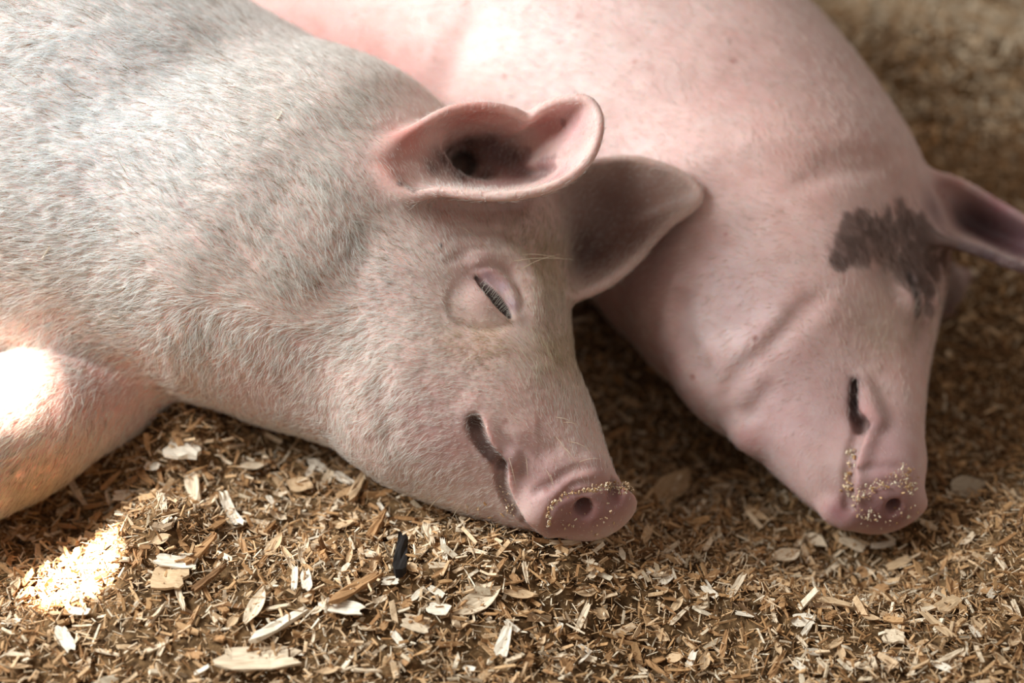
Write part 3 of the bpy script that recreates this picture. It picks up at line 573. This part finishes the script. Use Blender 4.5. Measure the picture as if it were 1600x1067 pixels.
# wood chips: templates are bent slips of wood with broken ends
def chip_template(r, segs, curl, taper, ragged):
    v = []
    for k in range(segs + 1):
        t = k / segs - .5; w = (.5 - taper * abs(t) ** 1.5) * r.uniform(.8, 1.1); z = curl * (t * t - .1)
        a, b = r.uniform(-ragged, ragged, 2) if k in (0, segs) else (0, 0)
        tw = r.normal(0, .12)
        for sy, sz, ox in ((-1, -1, a), (1, -1, b), (1, 1, b), (-1, 1, a)): v.append((t + ox * .12, sy * w, z + sz * .5 * .16 + sy * tw * .2))
    f = [(0, 3, 2, 1)]
    for k in range(segs):
        for q in range(4): f.append((k * 4 + q, k * 4 + (q + 1) % 4, k * 4 + 4 + (q + 1) % 4, k * 4 + 4 + q))
    s = segs * 4; f.append((s, s + 1, s + 2, s + 3)); return np.array(v), np.array(f)
def chip_material(name, color=None):
    m, nt, p, N, L = nodes(name)
    a = N.new('ShaderNodeAttribute'); a.attribute_name = 'tint'
    tc = N.new('ShaderNodeTexCoord'); mp = N.new('ShaderNodeMapping'); L.new(tc.outputs['Object'], mp.inputs[0])
    n1 = N.new('ShaderNodeTexNoise'); n1.inputs['Scale'].default_value = 420 if color is None else 9; n1.inputs['Detail'].default_value = 4
    if color is not None: mp.inputs['Scale'].default_value = (.35, 3, 3)
    L.new(mp.outputs[0], n1.inputs['Vector'])
    r = N.new('ShaderNodeValToRGB'); e = r.color_ramp.elements; e[0].position = .3; e[0].color = (.62, .55, .48, 1); e[1].position = .62; e[1].color = (1, 1, 1, 1); L.new(n1.outputs['Fac'], r.inputs[0])
    mx = N.new('ShaderNodeMix'); mx.data_type = 'RGBA'; mx.blend_type = 'MULTIPLY'; mx.inputs['Factor'].default_value = .8
    if color is None: L.new(a.outputs['Color'], mx.inputs['A'])
    else: mx.inputs['A'].default_value = (*color, 1)
    L.new(r.outputs[0], mx.inputs['B']); L.new(mx.outputs['Result'], p.inputs['Base Color']); p.inputs['Roughness'].default_value = .75; p.inputs['Specular IOR Level'].default_value = .25
    return m
PAL = np.array([(.86, .72, .53), (.78, .56, .35), (.66, .42, .22), (.52, .29, .125), (.36, .18, .07), (.17, .08, .03), (.62, .48, .32)])
def rot(yaw, pitch, roll):
    cy, sy, cp, sp, cr, sr = np.cos(yaw), np.sin(yaw), np.cos(pitch), np.sin(pitch), np.cos(roll), np.sin(roll); z = 0 * yaw
    Rz = np.stack([cy, -sy, z, sy, cy, z, z, z, z + 1], -1).reshape(-1, 3, 3); Ry = np.stack([cp, z, sp, z, z + 1, z, -sp, z, cp], -1).reshape(-1, 3, 3); Rx = np.stack([z + 1, z, z, z, cr, -sr, z, sr, cr], -1).reshape(-1, 3, 3)
    return Rz @ Ry @ Rx
SHADE_ZONES = [(*gpt(90, 800), .07, .08, .22), (*gpt(1540, 620), .14, .16, .20), (*gpt(1050, 1030), .05, .03, .12), (*gpt(1590, 1040), .05, .05, .15)]  # areas where shade is painted into the bedding colour
def painted_shade(x, y):                                  # shade beside the pigs and in hollows, painted into the chip tone
    return sum(a * np.exp(-((x - cx) / sx) ** 2 - ((y - cy) / sy) ** 2) for cx, cy, sx, sy, a in SHADE_ZONES)
def strew(name, n, xr, yr, lmin, lmax, power, segs, raise_, label, dark=0.0, keep=None):
    x = rng.uniform(*xr, n); y = rng.uniform(*yr, n)
    half = .40 * (y * CS + .5) + .10; ok = np.abs(x) < half
    if keep is not None: ok &= keep(x, y)
    x, y = x[ok], y[ok]; n = len(x)
    z = ground_h(x, y) + rng.uniform(-.001, raise_, n)
    ln = (lmin + (lmax - lmin) * rng.random(n) ** power); wd = ln * (.07 + .36 * rng.random(n) ** 2.1); wd = np.clip(wd, .0006 if lmin < .008 else .003, .0068); th = wd * rng.uniform(.8, 2.6, n)
    R = rot(rng.uniform(0, 6.28, n), rng.normal(0, .42, n), rng.normal(0, .55, n))
    T = [chip_template(rng, segs, c, t, g) for c, t, g in ((.0, .1, .9), (.25, .5, .6), (.5, .2, .5), (.1, .8, .3), (.0, .3, 1.2), (-.3, .4, .6))]
    which = rng.integers(0, len(T), n); Vs = []; Fs = []; Cs = []; off = 0
    tone = np.clip(rng.normal(.39, .24, n) + .10 * noise3(np.stack([x, y, 0 * x], -1), .09, 31) + dark + painted_shade(x, y), 0, .999); tone = np.where(rng.random(n) < .06, .999, tone)
    ti = tone * (len(PAL) - 1); lo = ti.astype(int); cc = PAL[lo] + (PAL[np.minimum(lo + 1, len(PAL) - 1)] - PAL[lo]) * (ti - lo)[:, None]; cc *= rng.uniform(.85, 1.1, n)[:, None]
    for k, (tv, tf) in enumerate(T):
        s = np.nonzero(which == k)[0]
        v = tv[None] * np.stack([ln[s], wd[s], th[s]], -1)[:, None, :]; v[..., 2] += tv[None, :, 2] * 0
        v = np.einsum('nij,nkj->nki', R[s], v) + np.stack([x[s], y[s], z[s]], -1)[:, None, :]
        Vs.append(v.reshape(-1, 3)); Fs.append((tf[None] + (np.arange(len(s)) * len(tv))[:, None, None] + off).reshape(-1, 4)); off += v.shape[0] * v.shape[1]
        Cs.append(np.repeat(cc[s], len(tv), 0))
    o = np_mesh(name, np.vstack(Vs), np.vstack(Fs), chipm, {'tint': np.vstack(Cs)}, False)
    tag(o, label, 'wood shavings', None, 'stuff'); return o
chipm = chip_material('wood_chips')
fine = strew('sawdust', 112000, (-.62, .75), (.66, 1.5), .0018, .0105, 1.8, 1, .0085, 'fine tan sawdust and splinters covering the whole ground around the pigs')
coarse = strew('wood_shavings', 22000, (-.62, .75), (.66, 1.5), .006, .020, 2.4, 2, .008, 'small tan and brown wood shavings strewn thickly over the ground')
far = strew('bedding', 31000, (-.4, 1.1), (1.5, 2.55), .009, .027, 1.3, 1, .009, 'blurred brown wood chip bedding at the far right behind the pigs', -.22)  # far chips toned paler, brightness put into their colour instead of more light
# ------------------------------------------------------------------ single chips that can be picked out
def big_template(seed, segs, shape, curl, cup, th):
    r = np.random.default_rng(seed); v = []; cols = 4
    for side in (1, -1):
        for k in range(segs + 1):
            t = k / segs - .5
            w = {'flat': .5 - .10 * abs(t * 2) ** 3, 'leaf': .5 * max(.08, 1 - abs(t * 2) ** 2.2), 'splinter': .5 * (1 - .75 * max(0, t + .1)), 'chunk': .5 - .12 * (t > .2)}[shape] * r.uniform(.93, 1.06)
            for c in range(cols + 1):
                u = c / cols * 2 - 1
                rag = (r.uniform(-.09, .09) if k in (0, segs) else 0) if side == 1 else v[k * (cols + 1) + c][0] - t
                v.append((t + rag, u * w, curl * (t * t - .08) + cup * (u * u - .3) + side * th * .5 + (r.normal(0, th * .18) if side == 1 else 0)))
    n = (segs + 1) * (cols + 1); f = []; row = cols + 1
    for k in range(segs):
        for c in range(cols):
            a = k * row + c; f.append((a, a + row, a + row + 1, a + 1)[::-1]); f.append((n + a, n + a + row, n + a + row + 1, n + a + 1))
        for c, fl in ((0, 1), (cols, 0)):
            a = k * row + c; q = (a, a + row, n + a + row, n + a); f.append(q[::-1] if fl else q)
    for k, fl in ((0, 0), (segs, 1)):
        for c in range(cols):
            a = k * row + c; q = (a, a + 1, n + a + 1, n + a); f.append(q if not fl else q[::-1])
    return np.array(v), np.array(f)
TONES = {'cream': (.88, .76, .60), 'pale': (.80, .63, .44), 'tan': (.66, .45, .26), 'brown': (.46, .25, .11), 'dark brown': (.22, .11, .045), 'black': (.018, .014, .012), 'grey': (.48, .38, .27)}
tone_mat = {k: chip_material('wood_' + k.replace(' ', '_'), c) for k, c in TONES.items()}
SHAPES = {'flat': (6, 'flat', .10, .02, .035), 'leaf': (7, 'leaf', .14, .05, .03), 'splinter': (5, 'splinter', .05, .01, .08), 'chunk': (4, 'chunk', .0, .0, .14), 'curl': (7, 'flat', .95, .03, .03)}
mesh_cache = {}
def chip_mesh(shape, tone, variant, asp):
    key = (shape, tone, variant, round(asp * 5))
    if key not in mesh_cache:
        sg, sh, cu, cp, th = SHAPES[shape]; v, f = big_template(100 + variant * 7 + len(shape), sg, sh, cu, cp, th)
        v = v * np.array([1, round(asp * 5) / 5 or .1, 1]); me = bpy.data.meshes.new('wood_chip'); me.from_pydata(v.tolist(), [], f.tolist()); me.materials.append(tone_mat[tone]); me.update()
        mesh_cache[key] = me
    return mesh_cache[key]
DD = np.arange(.8, 3.0, .003)
def ground_hit(px, py):                          # where the line of sight through a picture position meets the bedding
    w = to_world(at_depth(px, py, 1.0)[None] * DD[:, None]); i = int(np.argmax(w[:, 2] < ground_h(w[:, 0], w[:, 1]))); return w[i]
def lay(px, py, ln, wd, ang, shape, tone, label, group=None, lift=.007, tilt=None, variant=0, cat='wood chip', name=None):
    a = ground_hit(px, py); dv = np.array([math.cos(math.radians(ang)), -math.sin(math.radians(ang))]) * ln / 2
    b0, b1 = ground_hit(px - dv[0], py - dv[1]), ground_hit(px + dv[0], py + dv[1]); d = b1 - b0; L = min(np.linalg.norm(d), ln * 1.9 * np.linalg.norm(to_cam(a)) / FPX)
    L = max(L, ln * np.linalg.norm(to_cam(a)) / FPX); yaw = math.atan2(d[1], d[0])
    ww = wd * np.linalg.norm(to_cam(a)) / FPX * (1.15 if abs(math.sin(yaw)) > .5 else 1.5)
    o = bpy.data.objects.new(name or {'splinter': 'wood_splinter', 'curl': 'wood_curl', 'leaf': 'wood_shaving'}.get(shape, 'wood_chip'), chip_mesh(shape, tone, variant, min(1, max(.2, ww / L))))
    COL.objects.link(o); o.location = (a[0], a[1], float(ground_h(a[0], a[1])) + lift)
    t = tilt or (rng.normal(0, .10), rng.normal(0, .10)); o.rotation_euler = (t[0], t[1] - math.atan2(d[2], math.hypot(d[0], d[1])) * .8, yaw); o.scale = (L, L, L)
    tag(o, label, cat, group); return o
NAMED = [
    (745, 953, 84, 24, 28, 'leaf', 'pale', 'broad tan leaf-shaped wood shaving lying in front of the front pig\'s snout'),
    (812, 943, 52, 12, -8, 'leaf', 'tan', 'narrow tan shaving touching the right end of the broad leaf-shaped shaving'),
    (405, 1044, 112, 26, 8, 'flat', 'pale', 'largest pale flat wood chip at the bottom edge left of centre'),
    (1048, 772, 62, 36, 32, 'leaf', 'tan', 'large tan wood shaving just right of the front pig\'s snout'),
    (290, 716, 50, 34, -15, 'chunk', 'cream', 'cream wood chunk under the front pig\'s chest on the ridge of shavings'),
    (628, 876, 52, 15, 82, 'chunk', 'black', 'black strip of bark standing among the pale chips below the jaw'),
    (686, 962, 34, 18, -20, 'flat', 'cream', 'short cream wood chip just left of the broad leaf-shaped shaving'),
    (652, 987, 42, 20, -14, 'flat', 'pale', 'pale rectangular chip below left of the broad leaf-shaped shaving'),
    (788, 1012, 46, 14, 74, 'splinter', 'cream', 'cream splinter pointing down below the broad leaf-shaped shaving'),
    (800, 992, 26, 10, -40, 'flat', 'cream', 'tiny cream chip crossing the top of the downward splinter'),
    (910, 978, 46, 12, 65, 'flat', 'pale', 'pale slip of wood standing steeply right of the broad leaf-shaped shaving'),
    (535, 963, 64, 14, -22, 'flat', 'cream', 'long cream wood strip sloping down to the right, bottom left of centre'),
    (438, 988, 90, 16, 33, 'splinter', 'cream', 'long cream splinter rising to the right above the largest pale flat chip'),
    (402, 960, 62, 22, 62, 'leaf', 'pale', 'upright pale shaving beside the long cream splinter'),
    (538, 758, 26, 12, -28, 'chunk', 'cream', 'small white chip beneath the front pig\'s jaw'),
    (278, 889, 60, 18, -6, 'flat', 'cream', 'cream flat chip right of the sunlit patch'),
    (318, 868, 56, 16, 38, 'splinter', 'brown', 'orange brown splinter above the cream flat chip by the sunlit patch'),
    (268, 914, 46, 30, -5, 'chunk', 'tan', 'tan rounded wood piece below the cream flat chip by the sunlit patch'),
    (556, 930, 86, 14, 34, 'splinter', 'brown', 'long brown splinter left of the black bark, rising to the right'),
    (462, 914, 32, 12, 86, 'flat', 'cream', 'left one of two short cream chips standing side by side'),
    (480, 918, 32, 14, 98, 'flat', 'cream', 'right one of two short cream chips standing side by side'),
    (366, 814, 58, 10, -58, 'curl', 'cream', 'thin cream curl of wood arched on the slope under the front pig'),
    (304, 774, 56, 8, -78, 'splinter', 'pale', 'thin pale splinter pointing down the ridge below the cream chunk'),
    (330, 915, 60, 12, 40, 'splinter', 'dark brown', 'dark thin stick lying right of the sunlit patch'),
    (1402, 890, 40, 13, 30, 'flat', 'tan', 'tan wood strip below the back pig\'s snout, rising to the right'),
    (1262, 990, 40, 11, 62, 'splinter', 'cream', 'pale pointed splinter at the bottom right standing steeply'),
    (1252, 980, 30, 16, 5, 'flat', 'cream', 'cream chip touching the top of the pale pointed splinter'),
    (1480, 955, 32, 20, 32, 'chunk', 'tan', 'tan rectangular wood block at the lower right'),
    (1462, 988, 60, 14, -42, 'flat', 'tan', 'tan bar of wood sloping down left of the dark corner, lower right'),
    (1508, 772, 52, 42, 15, 'leaf', 'grey', 'large greyish shaving right of the back pig\'s snout'),
    (1378, 862, 36, 9, 8, 'flat', 'cream', 'white sliver lying just under the back pig\'s snout'),
    (1330, 862, 38, 14, -18, 'flat', 'pale', 'pinkish tan chip under the lower lip of the back pig'),
    (1272, 855, 36, 16, -38, 'leaf', 'pale', 'pale chip left below the lower lip of the back pig'),
    (1225, 880, 46, 22, 18, 'leaf', 'pale', 'ragged pale shaving on the slope between both snouts'),
    (1180, 815, 40, 16, -22, 'leaf', 'tan', 'tan shaving in the hollow left of the back pig\'s chin'),
    (1150, 925, 34, 10, 55, 'flat', 'pale', 'pale tan strip midway along the slope between the snouts'),
    (1300, 950, 52, 8, -14, 'splinter', 'tan', 'thin tan stick lying level at the lower right'),
    (1395, 1005, 30, 18, -4, 'chunk', 'pale', 'small pale wood block near the bottom right edge'),
    (590, 830, 44, 9, 58, 'splinter', 'brown', 'brown splinter standing steeply below the front pig\'s jaw'),
    (560, 770, 50, 9, 62, 'splinter', 'tan', 'tan splinter leaning by the small white chip beneath the jaw'),
    (470, 770, 40, 24, -15, 'leaf', 'tan', 'wide tan shaving on the slope under the front pig\'s throat'),
    (395, 740, 44, 18, 12, 'leaf', 'pale', 'pale wide shaving right of the cream chunk under the chest'),
    (700, 790, 50, 12, 8, 'leaf', 'brown', 'brown shaving tucked against the front pig\'s chin'),
    (885, 860, 48, 9, 2, 'flat', 'pale', 'thin pale sliver lying level right under the front pig\'s snout'),
    (1010, 845, 36, 9, 70, 'flat', 'tan', 'tan chip standing up to the right of the front pig\'s snout'),
    (985, 640, 40, 16, -25, 'leaf', 'tan', 'blurred tan shaving in the shade between the two heads'),
    (960, 690, 44, 16, 20, 'leaf', 'brown', 'blurred brown shaving beside the bridge of the front pig\'s nose'),
    (105, 1010, 42, 14, -60, 'flat', 'cream', 'cream strip on the mound in the bottom left corner'),
    (128, 968, 30, 9, -5, 'flat', 'cream', 'short cream sliver in the dark hollow below the sunlit patch')]
for i, q in enumerate(NAMED):
    lay(*q[:8], variant=i % 3, **({'cat': 'bark', 'name': 'bark_strip'} if q[6] == 'black' else {}))
KINDS = [('flat', 'cream', 'cream flat wood chip lying loose on the {}', (18, 34), (.25, .45)), ('splinter', 'pale', 'thin pale wood splinter lying loose on the {}', (26, 48), (.14, .22)), ('leaf', 'tan', 'tan wood shaving lying loose on the {}', (22, 44), (.3, .5)),
         ('chunk', 'brown', 'small brown wood block lying loose on the {}', (14, 26), (.4, .7)), ('curl', 'pale', 'small pale curled shaving lying loose on the {}', (18, 34), (.2, .35)), ('splinter', 'brown', 'thin brown wood splinter lying loose on the {}', (24, 50), (.14, .22))]
ZONES = [('bedding in the bottom left', (10, 420, 640, 1060), 60), ('bedding below the front pig\'s head', (420, 800, 720, 1060), 74), ('bedding between both snouts', (800, 1200, 850, 1060), 62), ('bedding below the back pig\'s snout', (1200, 1590, 840, 1060), 60)]
MARKS = [(628, 876, 'the black bark strip'), (745, 953, 'the broad leaf-shaped shaving'), (405, 1044, 'the largest pale chip'), (290, 716, 'the cream chunk below the chest'), (155, 912, 'the sunlit patch'), (920, 850, 'the front pig\'s snout'), (1375, 835, 'the back pig\'s snout'),
         (471, 916, 'the two side-by-side cream chips'), (1262, 990, 'the pale pointed splinter'), (1480, 955, 'the tan rectangular block'), (535, 963, 'the long cream strip'), (1402, 890, 'the strip below the back snout'), (1225, 880, 'the ragged pale shaving'), (1595, 1060, 'the bottom right corner'), (5, 1060, 'the bottom left corner'), (680, 770, 'the front pig\'s jaw'), (1020, 1060, 'the middle of the bottom edge')]
taken = np.zeros((60, 84), bool)                 # picture cells covered by the pigs
for b_ in (front, back):
    v = b_.verts; qx = (v[:, 0] / v[:, 2] * FPX + W / 2) / 20; qy = (H / 2 - v[:, 1] / v[:, 2] * FPX) / 20
    m = (qx >= 0) & (qx < 82) & (qy >= 0) & (qy < 58); taken[qy[m].astype(int) + 1, qx[m].astype(int) + 1] = True
strewn = []
for zone, (x0, x1, y0, y1), cnt in ZONES:
    for i in range(cnt):
        sh, tone, lab, lr, ar = KINDS[int(rng.integers(0, 6))]
        for _ in range(60):
            px, py = rng.uniform(x0, x1), y0 + (y1 - y0) * rng.random() ** .8
            if all(abs(px - q[0]) > 26 or abs(py - q[1]) > 18 for q in NAMED) and not taken[int(py / 20) + 1, int(px / 20) + 1] and not taken[int(py / 20), int(px / 20) + 1]: break
        ln = rng.uniform(*lr) * .88
        o = lay(px, py, ln, ln * rng.uniform(*ar), rng.uniform(-80, 80), sh, tone, '', lift=.005, tilt=(rng.normal(0, .25), rng.normal(0, .2)), variant=int(rng.integers(0, 3)))
        look = lab.split(' lying')[0]; mx_, my_, mk = min(MARKS, key=lambda q: (q[0] - px) ** 2 + 1.6 * (q[1] - py) ** 2); dx, dy = px - mx_, py - my_
        side = ('right of' if dx > 0 else 'left of') if abs(dx) > abs(dy) else ('below' if dy > 0 else 'above')
        o['group'] = look + 's on the ' + zone; strewn.append((o, look, side + ' ' + mk, math.hypot(dx, dy)))
ORD = ['nearest', 'second nearest', 'third nearest', 'fourth nearest', 'fifth nearest', 'sixth nearest', 'seventh nearest', 'eighth nearest', 'ninth nearest']
for o, look, rel, dist in strewn:
    like = sorted(d for _, l, r, d in strewn if l == look and r == rel); k = like.index(dist)
    o['label'] = look + (' ' + rel if len(like) == 1 else ', ' + ORD[min(k, 8)] + ' ' + rel)
# crumbs of bedding stuck to both snouts
def crumbs(body, where, label, name):
    T = [chip_template(rng, 1, 0, .3, .6) for _ in range(4)]; Vs = []; Fs = []; Cs = []; off = 0
    for line, spread, n, lmax in where:
        ln = smooth_line(np.array(line, float), 40); q = ln[rng.integers(0, 40, n)] + rng.normal(0, spread, (n, 2)); h = to_world(body.hit(q) * .9985)
        for k in range(n):
            L = .0008 + lmax * rng.random() ** 2.5; tv, tf = T[k % 4]; v = (rot(*(rng.uniform(-3, 3, 1) for _ in range(3)))[0] @ (tv * np.array([L, L * .6, L * 2])).T).T + h[k]
            Vs.append(v); Fs.append(tf + off); off += len(v); Cs.append(np.repeat(PAL[[0, 0, 1, 1, 2, 3][int(rng.integers(0, 6))]][None], len(v), 0))
    tag(np_mesh(name, np.vstack(Vs), np.vstack(Fs), chipm, {'tint': np.vstack(Cs)}, False), label, 'wood crumbs', None, 'stuff')
crumbs(front, [([(857, 822), (862, 793), (882, 774), (916, 766), (947, 757), (972, 755), (987, 763)], 2.2, 190, .0022), ([(925, 766), (950, 762), (980, 766)], 4, 90, .0022), ([(870, 800), (890, 830), (930, 828), (960, 800)], 11, 50, .0018), ([(785, 765), (800, 800)], 4, 30, .002), ([(720, 795), (770, 815)], 8, 26, .003)], 'pale wood crumbs stuck along the rim of the front pig\'s snout', 'wood_crumbs')
crumbs(back, [([(1330, 785), (1355, 768), (1395, 754), (1425, 764)], 5, 150, .0026), ([(1330, 700), (1325, 740), (1324, 770)], 4, 70, .003), ([(1345, 800), (1380, 815), (1425, 800)], 10, 60, .0022), ([(1405, 735), (1425, 745)], 8, 60, .0022)], 'pale wood crumbs stuck along the snout and lip of the back pig', 'wood_crumbs')

# two slivers that have stuck to the front pig
for px, py, ln, ang, lab in ((437, 180, 19, 50, 'tiny pale sliver stuck in the hair high on the front pig\'s back'), (72, 395, 24, 58, 'tiny pale sliver stuck in the hair low on the front pig\'s shoulder')):
    a, b0, b1 = (to_world(v) for v in front.hit([(px, py), (px - 6, py + 9), (px + 6, py - 9)])); d = b1 - b0; n = (CAM_H * np.array([0, 0, 1]) - a); n = n / np.linalg.norm(n)
    o = bpy.data.objects.new('wood_splinter', chip_mesh('splinter', 'cream', 1, .2)); COL.objects.link(o); o.location = a + n * .0022
    o.rotation_euler = Vector(d).to_track_quat('X', 'Z').to_euler(); L = ln * np.linalg.norm(to_cam(a)) / FPX; o.scale = (L, L, L); tag(o, lab, 'wood chip')
